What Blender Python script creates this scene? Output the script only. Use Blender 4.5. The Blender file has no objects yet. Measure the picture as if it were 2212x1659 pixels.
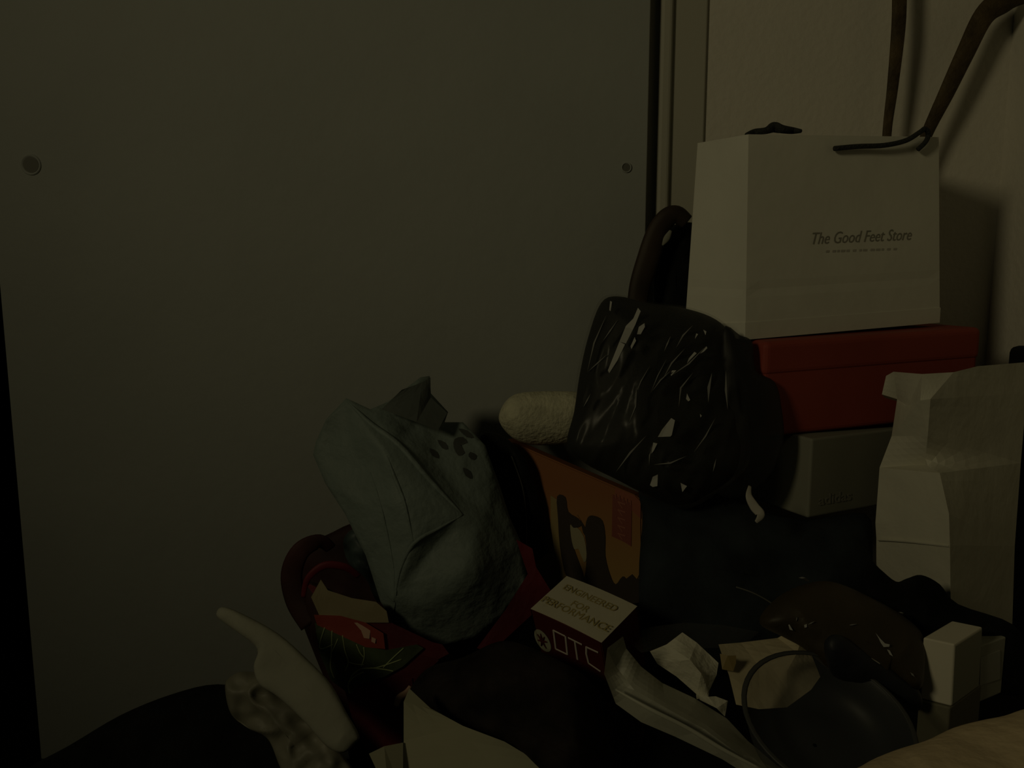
import bpy, bmesh, math, random
from mathutils import Vector, Matrix, noise
from mathutils.bvhtree import BVHTree
C = bpy.context.scene.collection
S = bpy.context.scene

# ------------------------------------------------------------ camera
CAMZ = 0.82
PITCH = math.radians(8)
F = 1750.0
CAM = Vector((0, 0, CAMZ))
cd = bpy.data.cameras.new('camera')
cd.sensor_width = 36.0
cd.lens = 36.0 * F / 2212.0
cd.clip_start = 0.02
cam = bpy.data.objects.new('camera', cd)
cam.location = CAM
cam.rotation_euler = (math.radians(90) - PITCH, 0, 0)
C.objects.link(cam)
S.camera = cam

# ------------------------------------------------------------ world, light, exposure
w = bpy.data.worlds.new('world')
w.use_nodes = True
w.node_tree.nodes['Background'].inputs[0].default_value = (0.80, 1.0, 0.62, 1)
w.node_tree.nodes['Background'].inputs[1].default_value = 0.0030
S.world = w
LPOS = Vector((-1.42, -0.66, 1.60))
LAIM = Vector((0.50, 1.25, 1.12))
ld = bpy.data.lights.new('lamp_glow', 'AREA')
ld.shape = 'DISK'
ld.size = 0.42
ld.energy = 1.33
ld.spread = math.radians(90)
ld.color = (1.0, 0.865, 0.50)
lo = bpy.data.objects.new('lamp_glow', ld)
lo.location = LPOS
lo.rotation_euler = (LAIM - LPOS).to_track_quat('-Z', 'Y').to_euler()
C.objects.link(lo)
vs = S.view_settings
vs.view_transform = 'Standard'
vs.look = 'None'
vs.gamma = 1.0
vs.exposure = 0.0
vs.use_curve_mapping = False

# ------------------------------------------------------------ helpers
FW = Vector((0, math.cos(PITCH), -math.sin(PITCH)))
UP = Vector((0, math.sin(PITCH), math.cos(PITCH)))
RT = Vector((1, 0, 0))

def ray(px, py):
    return FW + RT * ((px - 1106) / F) + UP * (-(py - 829.5) / F)

def at(px, py, Y):
    d = ray(px, py)
    return CAM + d * (Y / d.y)

def on_plane(px, py, O, n):
    d = ray(px, py)
    return CAM + d * ((O - CAM).dot(n) / d.dot(n))

def atz(px, py, z):
    d = ray(px, py)
    return CAM + d * ((z - CAM.z) / d.z)

def mat(name, col, rough=0.6, spec=0.4, metal=0.0, nscale=0, namt=0.12, bump=0, bscale=60, coat=0, sheen=0, alpha=1.0, col2=None, wave=None, crough=0.2, bdist=0.01):
    m = bpy.data.materials.new(name)
    m.use_nodes = True
    nt = m.node_tree
    b = nt.nodes['Principled BSDF']
    b.inputs['Base Color'].default_value = (*col, 1)
    b.inputs['Roughness'].default_value = rough
    b.inputs['Specular IOR Level'].default_value = spec
    b.inputs['Metallic'].default_value = metal
    b.inputs['Coat Weight'].default_value = coat
    b.inputs['Coat Roughness'].default_value = crough
    b.inputs['Sheen Weight'].default_value = sheen
    b.inputs['Alpha'].default_value = alpha
    tc = nt.nodes.new('ShaderNodeTexCoord')
    if nscale:
        n = nt.nodes.new('ShaderNodeTexNoise')
        n.inputs['Scale'].default_value = nscale
        n.inputs['Detail'].default_value = 5
        nt.links.new(tc.outputs['Object'], n.inputs['Vector'])
        r = nt.nodes.new('ShaderNodeValToRGB')
        c2 = col2 or tuple(max(0, c * (1 - namt * 2)) for c in col)
        r.color_ramp.elements[0].position = 0.35
        r.color_ramp.elements[1].position = 0.65
        r.color_ramp.elements[0].color = (*c2, 1)
        r.color_ramp.elements[1].color = (*col, 1)
        nt.links.new(n.outputs['Fac'], r.inputs['Fac'])
        nt.links.new(r.outputs['Color'], b.inputs['Base Color'])
    if bump:
        n2 = nt.nodes.new('ShaderNodeTexNoise')
        n2.inputs['Scale'].default_value = bscale
        n2.inputs['Detail'].default_value = 4
        nt.links.new(tc.outputs['Object'], n2.inputs['Vector'])
        bp = nt.nodes.new('ShaderNodeBump')
        bp.inputs['Strength'].default_value = bump
        bp.inputs['Distance'].default_value = bdist
        nt.links.new(n2.outputs['Fac'], bp.inputs['Height'])
        nt.links.new(bp.outputs['Normal'], b.inputs['Normal'])
    return m

def film(name, col, alpha, rough=0.2):
    """thin plastic film: transparent mixed with a glossy tinted skin"""
    m = bpy.data.materials.new(name)
    m.use_nodes = True
    nt = m.node_tree
    nt.nodes.clear()
    o = nt.nodes.new('ShaderNodeOutputMaterial')
    t = nt.nodes.new('ShaderNodeBsdfTransparent')
    p = nt.nodes.new('ShaderNodeBsdfPrincipled')
    p.inputs['Base Color'].default_value = (*col, 1)
    p.inputs['Roughness'].default_value = rough
    mx = nt.nodes.new('ShaderNodeMixShader')
    mx.inputs[0].default_value = alpha
    nt.links.new(t.outputs[0], mx.inputs[1])
    nt.links.new(p.outputs[0], mx.inputs[2])
    nt.links.new(mx.outputs[0], o.inputs[0])
    return m

def link(name, bm, m, parent=None, smooth=False, mods=()):
    me = bpy.data.meshes.new(name)
    bmesh.ops.recalc_face_normals(bm, faces=bm.faces)
    bm.to_mesh(me)
    bm.free()
    me.materials.append(m)
    for p in me.polygons:
        p.use_smooth = smooth
    o = bpy.data.objects.new(name, me)
    C.objects.link(o)
    if parent:
        o.parent = parent
        o.matrix_parent_inverse = parent.matrix_world.inverted()
    return o

def tag(o, label=None, cat=None, group=None, kind=None):
    if label: o['label'] = label
    if cat: o['category'] = cat
    if group: o['group'] = group
    if kind: o['kind'] = kind
    return o

def thing(name, label, cat, loc, group=None):
    o = bpy.data.objects.new(name, None)
    o.empty_display_size = 0.05
    o.location = loc
    C.objects.link(o)
    bpy.context.view_layer.update()
    return tag(o, label, cat, group)

def box_bm(a, b, bev=0.0, bm=None):
    bm = bm or bmesh.new()
    g = bmesh.ops.create_cube(bm, size=1.0)
    for v in g['verts']:
        v.co = Vector(((a[i] + b[i]) / 2 + v.co[i] * (b[i] - a[i]) for i in range(3)))
    if bev:
        es = {e for v in g['verts'] for e in v.link_edges}
        bmesh.ops.bevel(bm, geom=list(es), offset=bev, segments=3, profile=0.5, affect='EDGES')
    return bm

def obox(O, U, V, W, bev=0.0, seg=3, bm=None):
    """box from a corner and three edge vectors"""
    bm = bm or bmesh.new()
    g = bmesh.ops.create_cube(bm, size=1.0)
    for v in g['verts']:
        v.co = O + U * (v.co.x + .5) + V * (v.co.y + .5) + W * (v.co.z + .5)
    if bev:
        es = {e for v in g['verts'] for e in v.link_edges}
        bmesh.ops.bevel(bm, geom=list(es), offset=bev, segments=seg, profile=0.5, affect='EDGES')
    return bm

def spline(pts, n):
    """Catmull-Rom through a list of tuples"""
    out = []
    P = [pts[0]] + list(pts) + [pts[-1]]
    for i in range(1, len(P) - 2):
        for k in range(n):
            t = k / n
            a, b, c, d = P[i - 1], P[i], P[i + 1], P[i + 2]
            out.append(tuple(0.5 * ((2 * b[j]) + (-a[j] + c[j]) * t + (2 * a[j] - 5 * b[j] + 4 * c[j] - d[j]) * t * t + (-a[j] + 3 * b[j] - 3 * c[j] + d[j]) * t ** 3) for j in range(len(b))))
    out.append(tuple(pts[-1]))
    return out

def cspline(pts, n):
    out = []
    N = len(pts)
    for i in range(N):
        a, b, c, d = pts[i - 1], pts[i], pts[(i + 1) % N], pts[(i + 2) % N]
        for k in range(n):
            t = k / n
            out.append(tuple(0.5 * ((2 * b[j]) + (-a[j] + c[j]) * t + (2 * a[j] - 5 * b[j] + 4 * c[j] - d[j]) * t * t + (-a[j] + 3 * b[j] - 3 * c[j] + d[j]) * t ** 3) for j in range(2)))
    return out

def tube_bm(pts, rad, flat=1.0, seg=10, bm=None, n=6, up=Vector((0, -1, 0))):
    """tube through world points; rad is a number or a list; flat squashes it along up"""
    bm = bm or bmesh.new()
    R = rad if isinstance(rad, (list, tuple)) else [rad] * len(pts)
    sp = spline([(*p, r) for p, r in zip(pts, R)], n)
    P = [Vector(s[:3]) for s in sp]
    rings = []
    for i, p in enumerate(P):
        t = (P[min(i + 1, len(P) - 1)] - P[max(i - 1, 0)]).normalized()
        a = t.cross(up)
        if a.length < 1e-4: a = t.cross(Vector((0, 0, 1)))
        a.normalize()
        b = t.cross(a).normalized()
        r = sp[i][3]
        rings.append([bm.verts.new(p + a * math.cos(2 * math.pi * k / seg) * r + b * math.sin(2 * math.pi * k / seg) * r * flat) for k in range(seg)])
    for i in range(len(rings) - 1):
        for k in range(seg):
            bm.faces.new((rings[i][k], rings[i][(k + 1) % seg], rings[i + 1][(k + 1) % seg], rings[i + 1][k]))
    bm.faces.new(rings[0][::-1]); bm.faces.new(rings[-1])
    return bm

def near_spine(p, sp):
    if len(sp) == 1: return sp[0]
    best = None
    for a, b in zip(sp[:-1], sp[1:]):
        ab = (b[0] - a[0], b[1] - a[1])
        L = ab[0] ** 2 + ab[1] ** 2
        t = max(0, min(1, ((p[0] - a[0]) * ab[0] + (p[1] - a[1]) * ab[1]) / L)) if L else 0
        q = (a[0] + ab[0] * t, a[1] + ab[1] * t)
        d = (q[0] - p[0]) ** 2 + (q[1] - p[1]) ** 2
        if best is None or d < best[0]: best = (d, q)
    return best[1]

def pillow_bm(outline, Y, front, back, spine=None, rings=16, n=4, amp=0.0, freq=(20, 20, 20), seed=0, power=0.5, edge=1.0, ridged=True, ang=0):
    """soft solid with real depth: an outline with a rounded front and back.
    Y is a number or a function of (px, py)"""
    yf = Y if callable(Y) else (lambda a, b: Y)
    ol = cspline(outline, n)
    if spine is None:
        spine = [(sum(p[0] for p in ol) / len(ol), sum(p[1] for p in ol) / len(ol))]
    bm = bmesh.new()
    K = rings
    def wr(p, s):
        if not amp: return 0
        ca, sa = math.cos(ang), math.sin(ang)
        q = Vector(((p.x * ca + p.z * sa) * freq[0] + seed * 7.3 + s, p.y * freq[1] + seed, (-p.x * sa + p.z * ca) * freq[2] + seed * 3.1))
        v = noise.noise(q) + 0.5 * noise.noise(q * 2.1)
        if ridged: v = 0.55 - abs(v) * 1.8
        return v * amp
    def side(sign, th):
        rr = []
        for k in range(K + 1):
            r = 1 - k / K
            r2 = math.sin(r * math.pi / 2) if k else 1.0
            row = []
            for p in ol:
                q = near_spine(p, spine)
                x = q[0] + (p[0] - q[0]) * r2
                y = q[1] + (p[1] - q[1]) * r2
                w_ = at(x, y, yf(x, y))
                v = (w_ - CAM).normalized()
                prof = max(0.0, 1 - r2 ** 2) ** power
                dsp = sign * th * prof
                wv = wr(w_, 0 if sign > 0 else 40) * min(1.0, prof * 2 + 0.15)
                row.append(w_ - v * (dsp + wv * sign))
            rr.append(row)
        return rr
    A = side(1, front); B = side(-1, back)
    va = [[bm.verts.new(c) for c in row] for row in A]
    vb = [va[0]] + [[bm.verts.new(c) for c in row] for row in B[1:]]
    N = len(ol)
    for V, s in ((va, 1), (vb, -1)):
        for k in range(K):
            for i in range(N):
                f = (V[k][i], V[k][(i + 1) % N], V[k + 1][(i + 1) % N], V[k + 1][i])
                try: bm.faces.new(f if s > 0 else f[::-1])
                except ValueError: pass
    bmesh.ops.remove_doubles(bm, verts=bm.verts, dist=1e-5)
    return bm

def facet_bm(V, faces, depth=0.0, cuts=3, smooth=0.0, amp=0.0, freq=30, seed=0, shrink=0.85, thick=0.0, relax=0):
    """folded sheet from (px, py, Y) corners; depth closes it with a back so it has a body"""
    bm = bmesh.new()
    vv = [bm.verts.new(at(*v)) for v in V]
    fs = []
    for f in faces:
        fs.append(bm.faces.new([vv[i] for i in f]))
    bmesh.ops.triangulate(bm, faces=[f for f in bm.faces if len(f.verts) > 4])
    if cuts:
        bmesh.ops.subdivide_edges(bm, edges=bm.edges, cuts=cuts, use_grid_fill=True, smooth=smooth)
    for _ in range(relax):
        bmesh.ops.smooth_vert(bm, verts=[v for v in bm.verts if not v.is_boundary], factor=0.5, use_axis_x=True, use_axis_y=True, use_axis_z=True)
    if amp:
        for v in bm.verts:
            d = (v.co - CAM).normalized()
            q = v.co * freq + Vector((seed, seed * 2.3, 0))
            v.co -= d * amp * (noise.noise(q) + 0.5 * noise.noise(q * 2.3))
    if depth:
        cen = sum((v.co for v in bm.verts), Vector()) / len(bm.verts)
        g = bmesh.ops.duplicate(bm, geom=bm.verts[:] + bm.edges[:] + bm.faces[:])
        mp = g['vert_map']
        orig = [e for e in bm.edges if e.is_boundary and e in g['edge_map'] ]
        src = set(); 
        dup = [x for x in g['geom'] if isinstance(x, bmesh.types.BMVert)]
        dupset = set(dup)
        for v in dup:
            d = (v.co - CAM).normalized()
            c2 = cen + (v.co - cen) * shrink
            v.co = c2 + d * depth
        for e in [e for e in bm.edges if e.is_boundary and e.verts[0] not in dupset]:
            a, b = e.verts
            try: bm.faces.new((a, b, mp[b], mp[a]))
            except (ValueError, KeyError): pass
    elif thick:
        g = bmesh.ops.solidify(bm, geom=bm.faces[:], thickness=thick)
    return bm

def plane3(A, B, D):
    """orthonormal frame on three points: U along A->B, V up towards D, n towards camera"""
    U = (B - A).normalized()
    n = U.cross(D - A).normalized()
    if n.dot(CAM - A) < 0: n = -n
    V = (D - A) - U * (D - A).dot(U)
    V.normalize()
    return U, V, n

def decal(name, poly, O, n, m, parent, off=0.0008, sm=0):
    """printed patch lying on a surface: polygon of pixels projected onto the plane O, n"""
    bm = bmesh.new()
    pts = cspline(poly, sm) if sm else poly
    vs_ = [bm.verts.new(on_plane(x, y, O, n) + n * off) for x, y in pts]
    f = bm.faces.new(vs_)
    r = bmesh.ops.extrude_face_region(bm, geom=[f])
    for v in [x for x in r['geom'] if isinstance(x, bmesh.types.BMVert)]:
        v.co -= n * (off * 0.8)
    bmesh.ops.triangulate(bm, faces=[f for f in bm.faces if len(f.verts) > 4])
    return link(name, bm, m, parent)

def text(name, s, O, U, V, n, size, m, parent, shear=0, sx=1.0, align='CENTER', off=0.0006, bold=0.0, ex=0.0002, onto=None):
    cu = bpy.data.curves.new(name, 'FONT')
    cu.body = s
    cu.size = size
    cu.shear = shear
    cu.align_x = align
    cu.align_y = 'CENTER'
    cu.extrude = ex
    cu.offset = bold
    cu.resolution_u = 3
    t = bpy.data.objects.new('tmp', cu)
    C.objects.link(t)
    bpy.context.view_layer.update()
    me = bpy.data.meshes.new_from_object(t.evaluated_get(bpy.context.evaluated_depsgraph_get()))
    bpy.data.objects.remove(t)
    M = Matrix((( *(U * sx),), (*V,), (*n,))).transposed().to_4x4()
    M.translation = O + n * off
    me.transform(M)
    if onto is not None:
        tr = BVHTree.FromPolygons([v.co.copy() for v in onto.data.vertices], [list(p.vertices) for p in onto.data.polygons])
        for v in me.vertices:
            h = (v.co - O).dot(n)
            hit = tr.ray_cast(v.co + n * 0.03, -n)
            if hit[0] is not None: v.co = hit[0] + n * (h - off + 0.0004)
    me.materials.clear(); me.materials.append(m)
    me.name = name
    o = bpy.data.objects.new(name, me)
    C.objects.link(o)
    if parent:
        o.parent = parent
        o.matrix_parent_inverse = parent.matrix_world.inverted()
    return o

def glints(name, polys, Y, m, parent, lift=0.0, jit=0.0):
    """film highlights shaped as pale solid wrinkle facets, each tilted to mirror the lamp"""
    for poly in polys:
        bm = bmesh.new()
        cx = sum(p[0] for p in poly) / len(poly); cy = sum(p[1] for p in poly) / len(poly)
        O = Y(cx, cy, 0.002)
        h = ((CAM - O).normalized() + (LPOS - O).normalized()).normalized()
        vs_ = [bm.verts.new(on_plane(x, y, O, h)) for x, y in poly]
        back = [bm.verts.new(v.co.lerp(O, 0.35) + (O - CAM).normalized() * 0.006) for v in vs_]
        bm.faces.new(vs_)
        bm.faces.new(back[::-1])
        for i in range(len(vs_)):
            j = (i + 1) % len(vs_)
            bm.faces.new((vs_[j], vs_[i], back[i], back[j]))
        link(name, bm, m, parent)

def sliver(x0, y0, x1, y1, w0, bend=0):
    dx, dy = x1 - x0, y1 - y0
    L = math.hypot(dx, dy)
    nx, ny = -dy / L, dx / L
    mx, my = (x0 + x1) / 2 + nx * bend, (y0 + y1) / 2 + ny * bend
    return [(x0, y0), (mx + nx * w0, my + ny * w0), (x1, y1), (mx - nx * w0, my - ny * w0)]

def skin(o):
    """where a line of sight meets an object, lifted a little off its surface"""
    me = o.data
    tr = BVHTree.FromPolygons([v.co.copy() for v in me.vertices], [list(p.vertices) for p in me.polygons])
    def f(px, py, lift=0.001):
        d = ray(px, py).normalized()
        h = tr.ray_cast(CAM, d)
        if h[0] is None:
            h = tr.find_nearest(CAM + d * 1.0)
        return h[0] - d * lift
    return f

def patch(name, poly, sk, m, parent, lift=0.001, sm=3):
    """print lying on a curved skin"""
    bm = bmesh.new()
    pts = cspline(poly, sm)
    cx = sum(p[0] for p in pts) / len(pts); cy = sum(p[1] for p in pts) / len(pts)
    c = bm.verts.new(sk(cx, cy, lift))
    vs_ = [bm.verts.new(sk(x, y, lift)) for x, y in pts]
    md = [bm.verts.new(sk((x + cx) / 2, (y + cy) / 2, lift)) for x, y in pts]
    N = len(pts)
    for i in range(N):
        j = (i + 1) % N
        bm.faces.new((vs_[i], vs_[j], md[j], md[i]))
        bm.faces.new((md[i], md[j], c))
    return link(name, bm, m, parent, True)

# ------------------------------------------------------------ materials
M = {}
M['wall'] = mat('wall_paint', (0.66, 0.63, 0.55), 0.8, 0.2, nscale=3, namt=0.03, bump=0.15, bscale=90)
M['casing'] = mat('casing_paint', (0.42, 0.41, 0.34), 0.6, 0.3)
M['unlit_gap_black'] = mat('unlit_gap_black', (0.002, 0.002, 0.002), 1.0, 0.0)
M['carpet'] = mat('carpet', (0.012, 0.012, 0.011), 1.0, 0.0, nscale=120, namt=0.3, bump=0.6, bscale=300)
M['board'] = mat('grey_board', (0.34, 0.355, 0.33), 0.65, 0.3, nscale=5, namt=0.03, bump=0.08, bscale=40)
M['cap'] = mat('board_recess_shade', (0.12, 0.12, 0.10), 0.6)
M['hole'] = mat('dark_hole', (0.05, 0.05, 0.04), 0.8)
M['white_paper'] = mat('white_paper', (0.70, 0.69, 0.60), 0.65, 0.3, nscale=9, namt=0.03, bump=0.2, bscale=14)
M['bag_front'] = M['white_paper']
M['ink'] = mat('grey_ink', (0.24, 0.23, 0.19), 0.7)
M['ink2'] = mat('soft_ink', (0.42, 0.40, 0.35), 0.7)
M['rope'] = mat('black_rope', (0.025, 0.027, 0.022), 0.8, bump=0.6, bscale=260)
M['red_box'] = mat('red_card', (0.30, 0.055, 0.035), 0.6, 0.25, nscale=7, namt=0.08)
M['grey_box'] = mat('grey_card', (0.25, 0.25, 0.20), 0.7, 0.2, nscale=6, namt=0.04)
M['paper_bag'] = mat('cream_paper', (0.66, 0.64, 0.53), 0.7, 0.2, nscale=8, namt=0.04, bump=0.3, bscale=20)
M['black_cloth'] = mat('black_cloth', (0.012, 0.013, 0.012), 0.9, 0.15, nscale=25, namt=0.3, bump=0.4, bscale=30)
M['black_gloss'] = mat('black_gloss', (0.010, 0.011, 0.009), 0.6, 0.2, bump=0.4, bscale=18)
M['navy'] = mat('navy_cloth', (0.026, 0.034, 0.038), 0.85, 0.2, nscale=14, namt=0.3, bump=0.5, bscale=22)
M['film'] = film('clear_film', (0.16, 0.16, 0.14), 0.10, 0.25)
M['smoke_film'] = film('smoky_film', (0.010, 0.011, 0.010), 0.70, 0.55)
M['film_facet'] = mat('film_glint', (0.16, 0.16, 0.13), 0.50, 0.75)  # pale opaque colour for the film highlights, set on facets tilted to the lamp
M['film_line'] = mat('dim_glint_and_piping', (0.11, 0.11, 0.095), 0.55, 0.45)
M['leather'] = mat('brown_leather', (0.045, 0.030, 0.017), 0.6, 0.3, nscale=22, namt=0.2)
M['strap'] = mat('dark_strap', (0.10, 0.070, 0.030), 0.65, 0.3, nscale=30, namt=0.25, bump=0.4, bscale=120)
M['fleece'] = mat('fleece', (0.62, 0.60, 0.43), 0.95, 0.1, nscale=60, namt=0.10, bump=0.35, bscale=170)
M['grey_plastic'] = mat('grey_plastic', (0.19, 0.235, 0.215), 0.6, 0.3, nscale=10, namt=0.08, bump=0.8, bscale=24)
M['grey_plastic_dark'] = mat('grey_plastic_shaded', (0.10, 0.115, 0.105), 0.5, 0.3, bump=0.5, bscale=16)
M['print_dark'] = mat('dark_print', (0.055, 0.06, 0.055), 0.6)
M['tote_red'] = mat('red_tote', (0.13, 0.010, 0.016), 0.6, 0.3, nscale=9, namt=0.25, bump=0.4, bscale=15)
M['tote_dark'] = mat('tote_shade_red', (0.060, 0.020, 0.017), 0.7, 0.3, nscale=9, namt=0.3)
M['tote_cream'] = mat('tote_cream', (0.25, 0.21, 0.12), 0.6)
M['tote_band'] = mat('tote_band', (0.24, 0.035, 0.018), 0.55)
M['tote_green'] = mat('tote_green', (0.060, 0.085, 0.032), 0.55, nscale=20, namt=0.2, bump=0.3, bscale=20)
M['vein'] = mat('leaf_vein', (0.30, 0.36, 0.17), 0.6)
M['pink'] = mat('pale_pink', (0.52, 0.33, 0.24), 0.6)
M['white_cloth'] = mat('white_cloth', (0.35, 0.35, 0.28), 0.8, 0.2, nscale=12, namt=0.06, bump=0.3, bscale=20)
M['tissue'] = mat('white_tissue', (0.66, 0.64, 0.52), 0.85, 0.2, bump=0.6, bscale=35)
M['cream'] = mat('cream_card', (0.42, 0.41, 0.29), 0.7, 0.2, nscale=7, namt=0.04)
M['dark_red_cloth'] = mat('dark_mottled', (0.022, 0.016, 0.014), 0.8, 0.2, nscale=30, namt=0.35, bump=0.6, bscale=25)
M['maroon'] = mat('maroon_card', (0.085, 0.014, 0.008), 0.55, 0.3)
M['lid_white'] = mat('lid_white', (0.88, 0.84, 0.67), 0.6, 0.25)
M['gold'] = mat('gold_ink', (0.36, 0.29, 0.11), 0.6)
M['white_ink'] = mat('white_ink', (0.58, 0.52, 0.45), 0.6)
M['navy2'] = mat('black_pouch', (0.018, 0.020, 0.024), 0.55, 0.4, bump=0.5, bscale=20)
M['clear'] = film('clear_bag', (0.60, 0.60, 0.49), 0.62, 0.45)
M['tub'] = film('clear_tub', (0.12, 0.13, 0.135), 0.35, 0.45)
M['rim'] = mat('tub_rim', (0.06, 0.063, 0.06), 0.5, 0.4)
M['kraft'] = mat('kraft', (0.64, 0.56, 0.37), 0.75, 0.2, nscale=8, namt=0.12, bump=0.5, bscale=16)
M['brown_gloss'] = mat('brown_wrap', (0.058, 0.044, 0.021), 0.55, 0.4, nscale=9, namt=0.25, bump=0.5, bscale=16)
M['small_white'] = mat('small_box_white', (0.80, 0.76, 0.62), 0.6, 0.25)
M['small_grey'] = mat('small_grey_and_shade', (0.42, 0.42, 0.34), 0.6, 0.25)
M['blanket'] = mat('beige_blanket', (0.82, 0.66, 0.42), 0.9, 0.1, nscale=10, namt=0.10, bump=0.7, bscale=25)
M['trunk'] = mat('black_trunk', (0.010, 0.011, 0.010), 0.8, 0.2, nscale=12)

# orange print: colours run from orange at the top to ochre at the foot of the picture
def print_mat():
    m = mat('orange_print', (0.36, 0.15, 0.05), 0.6, 0.25)
    nt = m.node_tree
    tc = nt.nodes.new('ShaderNodeTexCoord')
    sp = nt.nodes.new('ShaderNodeSeparateXYZ')
    mr = nt.nodes.new('ShaderNodeMapRange')
    r = nt.nodes.new('ShaderNodeValToRGB')
    nt.links.new(tc.outputs['Generated'], sp.inputs[0])
    nt.links.new(sp.outputs['Z'], mr.inputs[0])
    nt.links.new(mr.outputs[0], r.inputs[0])
    e = r.color_ramp.elements
    e[0].position = 0.10; e[0].color = (0.33, 0.22, 0.07, 1)
    e[1].position = 0.75; e[1].color = (0.26, 0.10, 0.032, 1)
    nt.links.new(r.outputs[0], nt.nodes['Principled BSDF'].inputs['Base Color'])
    return m
M['orange'] = print_mat()

# ------------------------------------------------------------ the room
def struct(name, bm, m, smooth=False):
    o = link(name, bm, m, None, smooth)
    o['kind'] = 'structure'
    return o
WY, WX, PY = 1.308, 0.769, 1.27
struct('floor', box_bm((-3, -1.8, -0.1), (0.95, 4, 0)), M['carpet'])
struct('wall_back', box_bm((-0.80, WY, 0), (WX, WY + 0.1, 2.4)), M['wall'])
struct('wall_right', box_bm((WX, -0.2, 0), (WX + 0.1, WY + 0.1, 2.4)), M['wall'])
struct('wall_left', box_bm((-3, 3.0, 0), (-0.5, 3.1, 2.4)), M['unlit_gap_black'])  # near-black colour stands in for the unlit gap beside the board
# door casing beside the board: bead and flat
xa = at(1421, 300, 1.292).x; xb = at(1449, 300, 1.292).x; xc = at(1521, 300, 1.302).x
bm = box_bm((xb - 0.002, 1.302, 0), (xc, WY + 0.001, 2.4), 0.003)
bm = box_bm((xa, 1.292, 0), (xb, WY + 0.001, 2.4), 0.006, bm)
struct('trim_1', bm, M['casing'])

# ------------------------------------------------------------ grey furniture board
xl = at(18, 830, PY).x; xr = at(1399, 300, PY).x
t = thing('furniture_board', 'large flat grey board standing upright on the floor, filling the left of the view', 'board', ((xl + xr) / 2, PY + .01, 0))
link('panel', box_bm((xl, PY, 0.0), (xr, PY + 0.022, 2.1), 0.0015), M['board'], t)
def cap(px, py, r):
    c = at(px, py, PY)
    bm = bmesh.new()
    g = bmesh.ops.create_circle(bm, cap_ends=False, radius=r, segments=28)
    prof = [(r, 0.0), (r * 0.96, -0.002), (r * 0.84, -0.0022), (r * 0.74, 0.0), (r * 0.60, 0.0006)]
    bm.clear()
    rings = [[bm.verts.new(c + Vector((math.cos(2 * math.pi * k / 28) * a, b, math.sin(2 * math.pi * k / 28) * a))) for k in range(28)] for a, b in prof]
    for i in range(len(rings) - 1):
        for k in range(28):
            bm.faces.new((rings[i][k], rings[i][(k + 1) % 28], rings[i + 1][(k + 1) % 28], rings[i + 1][k]))
    ring = link('screw_cap', bm, M['board'], t, True)
    bm = bmesh.new()
    vs_ = [bm.verts.new(c + Vector((math.cos(2 * math.pi * k / 28) * r * .74, -0.0006, math.sin(2 * math.pi * k / 28) * r * .74))) for k in range(28)]
    bm.faces.new(vs_)
    link('recess_shade', bm, M['cap'], ring)  # flat dark disc, the shade inside the hole put into its colour
cap(67, 356, 0.016)
cap(1353, 362, 0.008)

# ------------------------------------------------------------ pile support
TZ = 0.315
t = thing('storage_trunk', 'low black trunk under the right half of the pile', 'trunk', (0.40, .82, 0))
link('body', box_bm((0.13, 0.62, 0), (0.752, 1.10, TZ - .05), 0.01), M['trunk'], t)
link('lid', box_bm((0.12, 0.61, TZ - .049), (0.758, 1.11, TZ), 0.01), M['trunk'], t)

# ------------------------------------------------------------ shoe boxes and white shopping bag
def upbox(fl_px, fl_top, fl_bot, Y, ang, wdt, dep, bev=0.003, tilt=0.0):
    """upright box seen from its left front corner; ang turns its front away to the right"""
    O = at(fl_px, fl_bot, Y)
    H = at(fl_px, fl_top, Y).z - O.z
    U = Vector((math.sin(ang), math.cos(ang), 0))
    Wd = Vector((-math.cos(ang), math.sin(ang), 0))
    U = (U + Vector((0, 0, tilt))).normalized()
    return O, U, Wd, Vector((0, 0, H))
A70 = math.radians(74)

# grey box
O, U, Wd, H = upbox(1745, 948, 1120, 0.99, math.radians(64), .3, .2)
GB = O.copy(); GBH = H.z
t = thing('shoe_box', 'grey-beige shoe box with small dark wording, under the red box', 'box', O)
link('carton', obox(O, U * .30, Wd * .12, H, 0.003), M['grey_box'], t)
n = U.cross(Vector((0, 0, 1))).normalized()
if n.dot(CAM - O) < 0: n = -n
text('lettering', 'adidas', on_plane(1804, 1076, O, n), U, Vector((0, 0, 1)), n, 0.019, M['ink'], t, sx=1.25, bold=0.0003)

# red box, slightly rising to the right
O, U, Wd, H = upbox(1645, 738, 946, 1.0, A70, .33, .2, tilt=0.035)
O = O + Vector((0, 0, 0.0))
RB = O.copy(); RBU = U.copy(); RBW = Wd.copy(); RBH = H.z
t = thing('shoe_box', 'red shoe box with a deep lid, under the white shopping bag', 'box', O)
link('carton', obox(O, U * .330, Wd * .192, Vector((0, 0, RBH - .006)), 0.006), M['red_box'], t)
lh = RBH * 0.36
link('lid', obox(O + Vector((0, 0, RBH - lh)) - U * .002 - Wd * .002, U * .334, Wd * .196, Vector((0, 0, lh)), 0.008, 4), M['red_box'], t)

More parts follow.
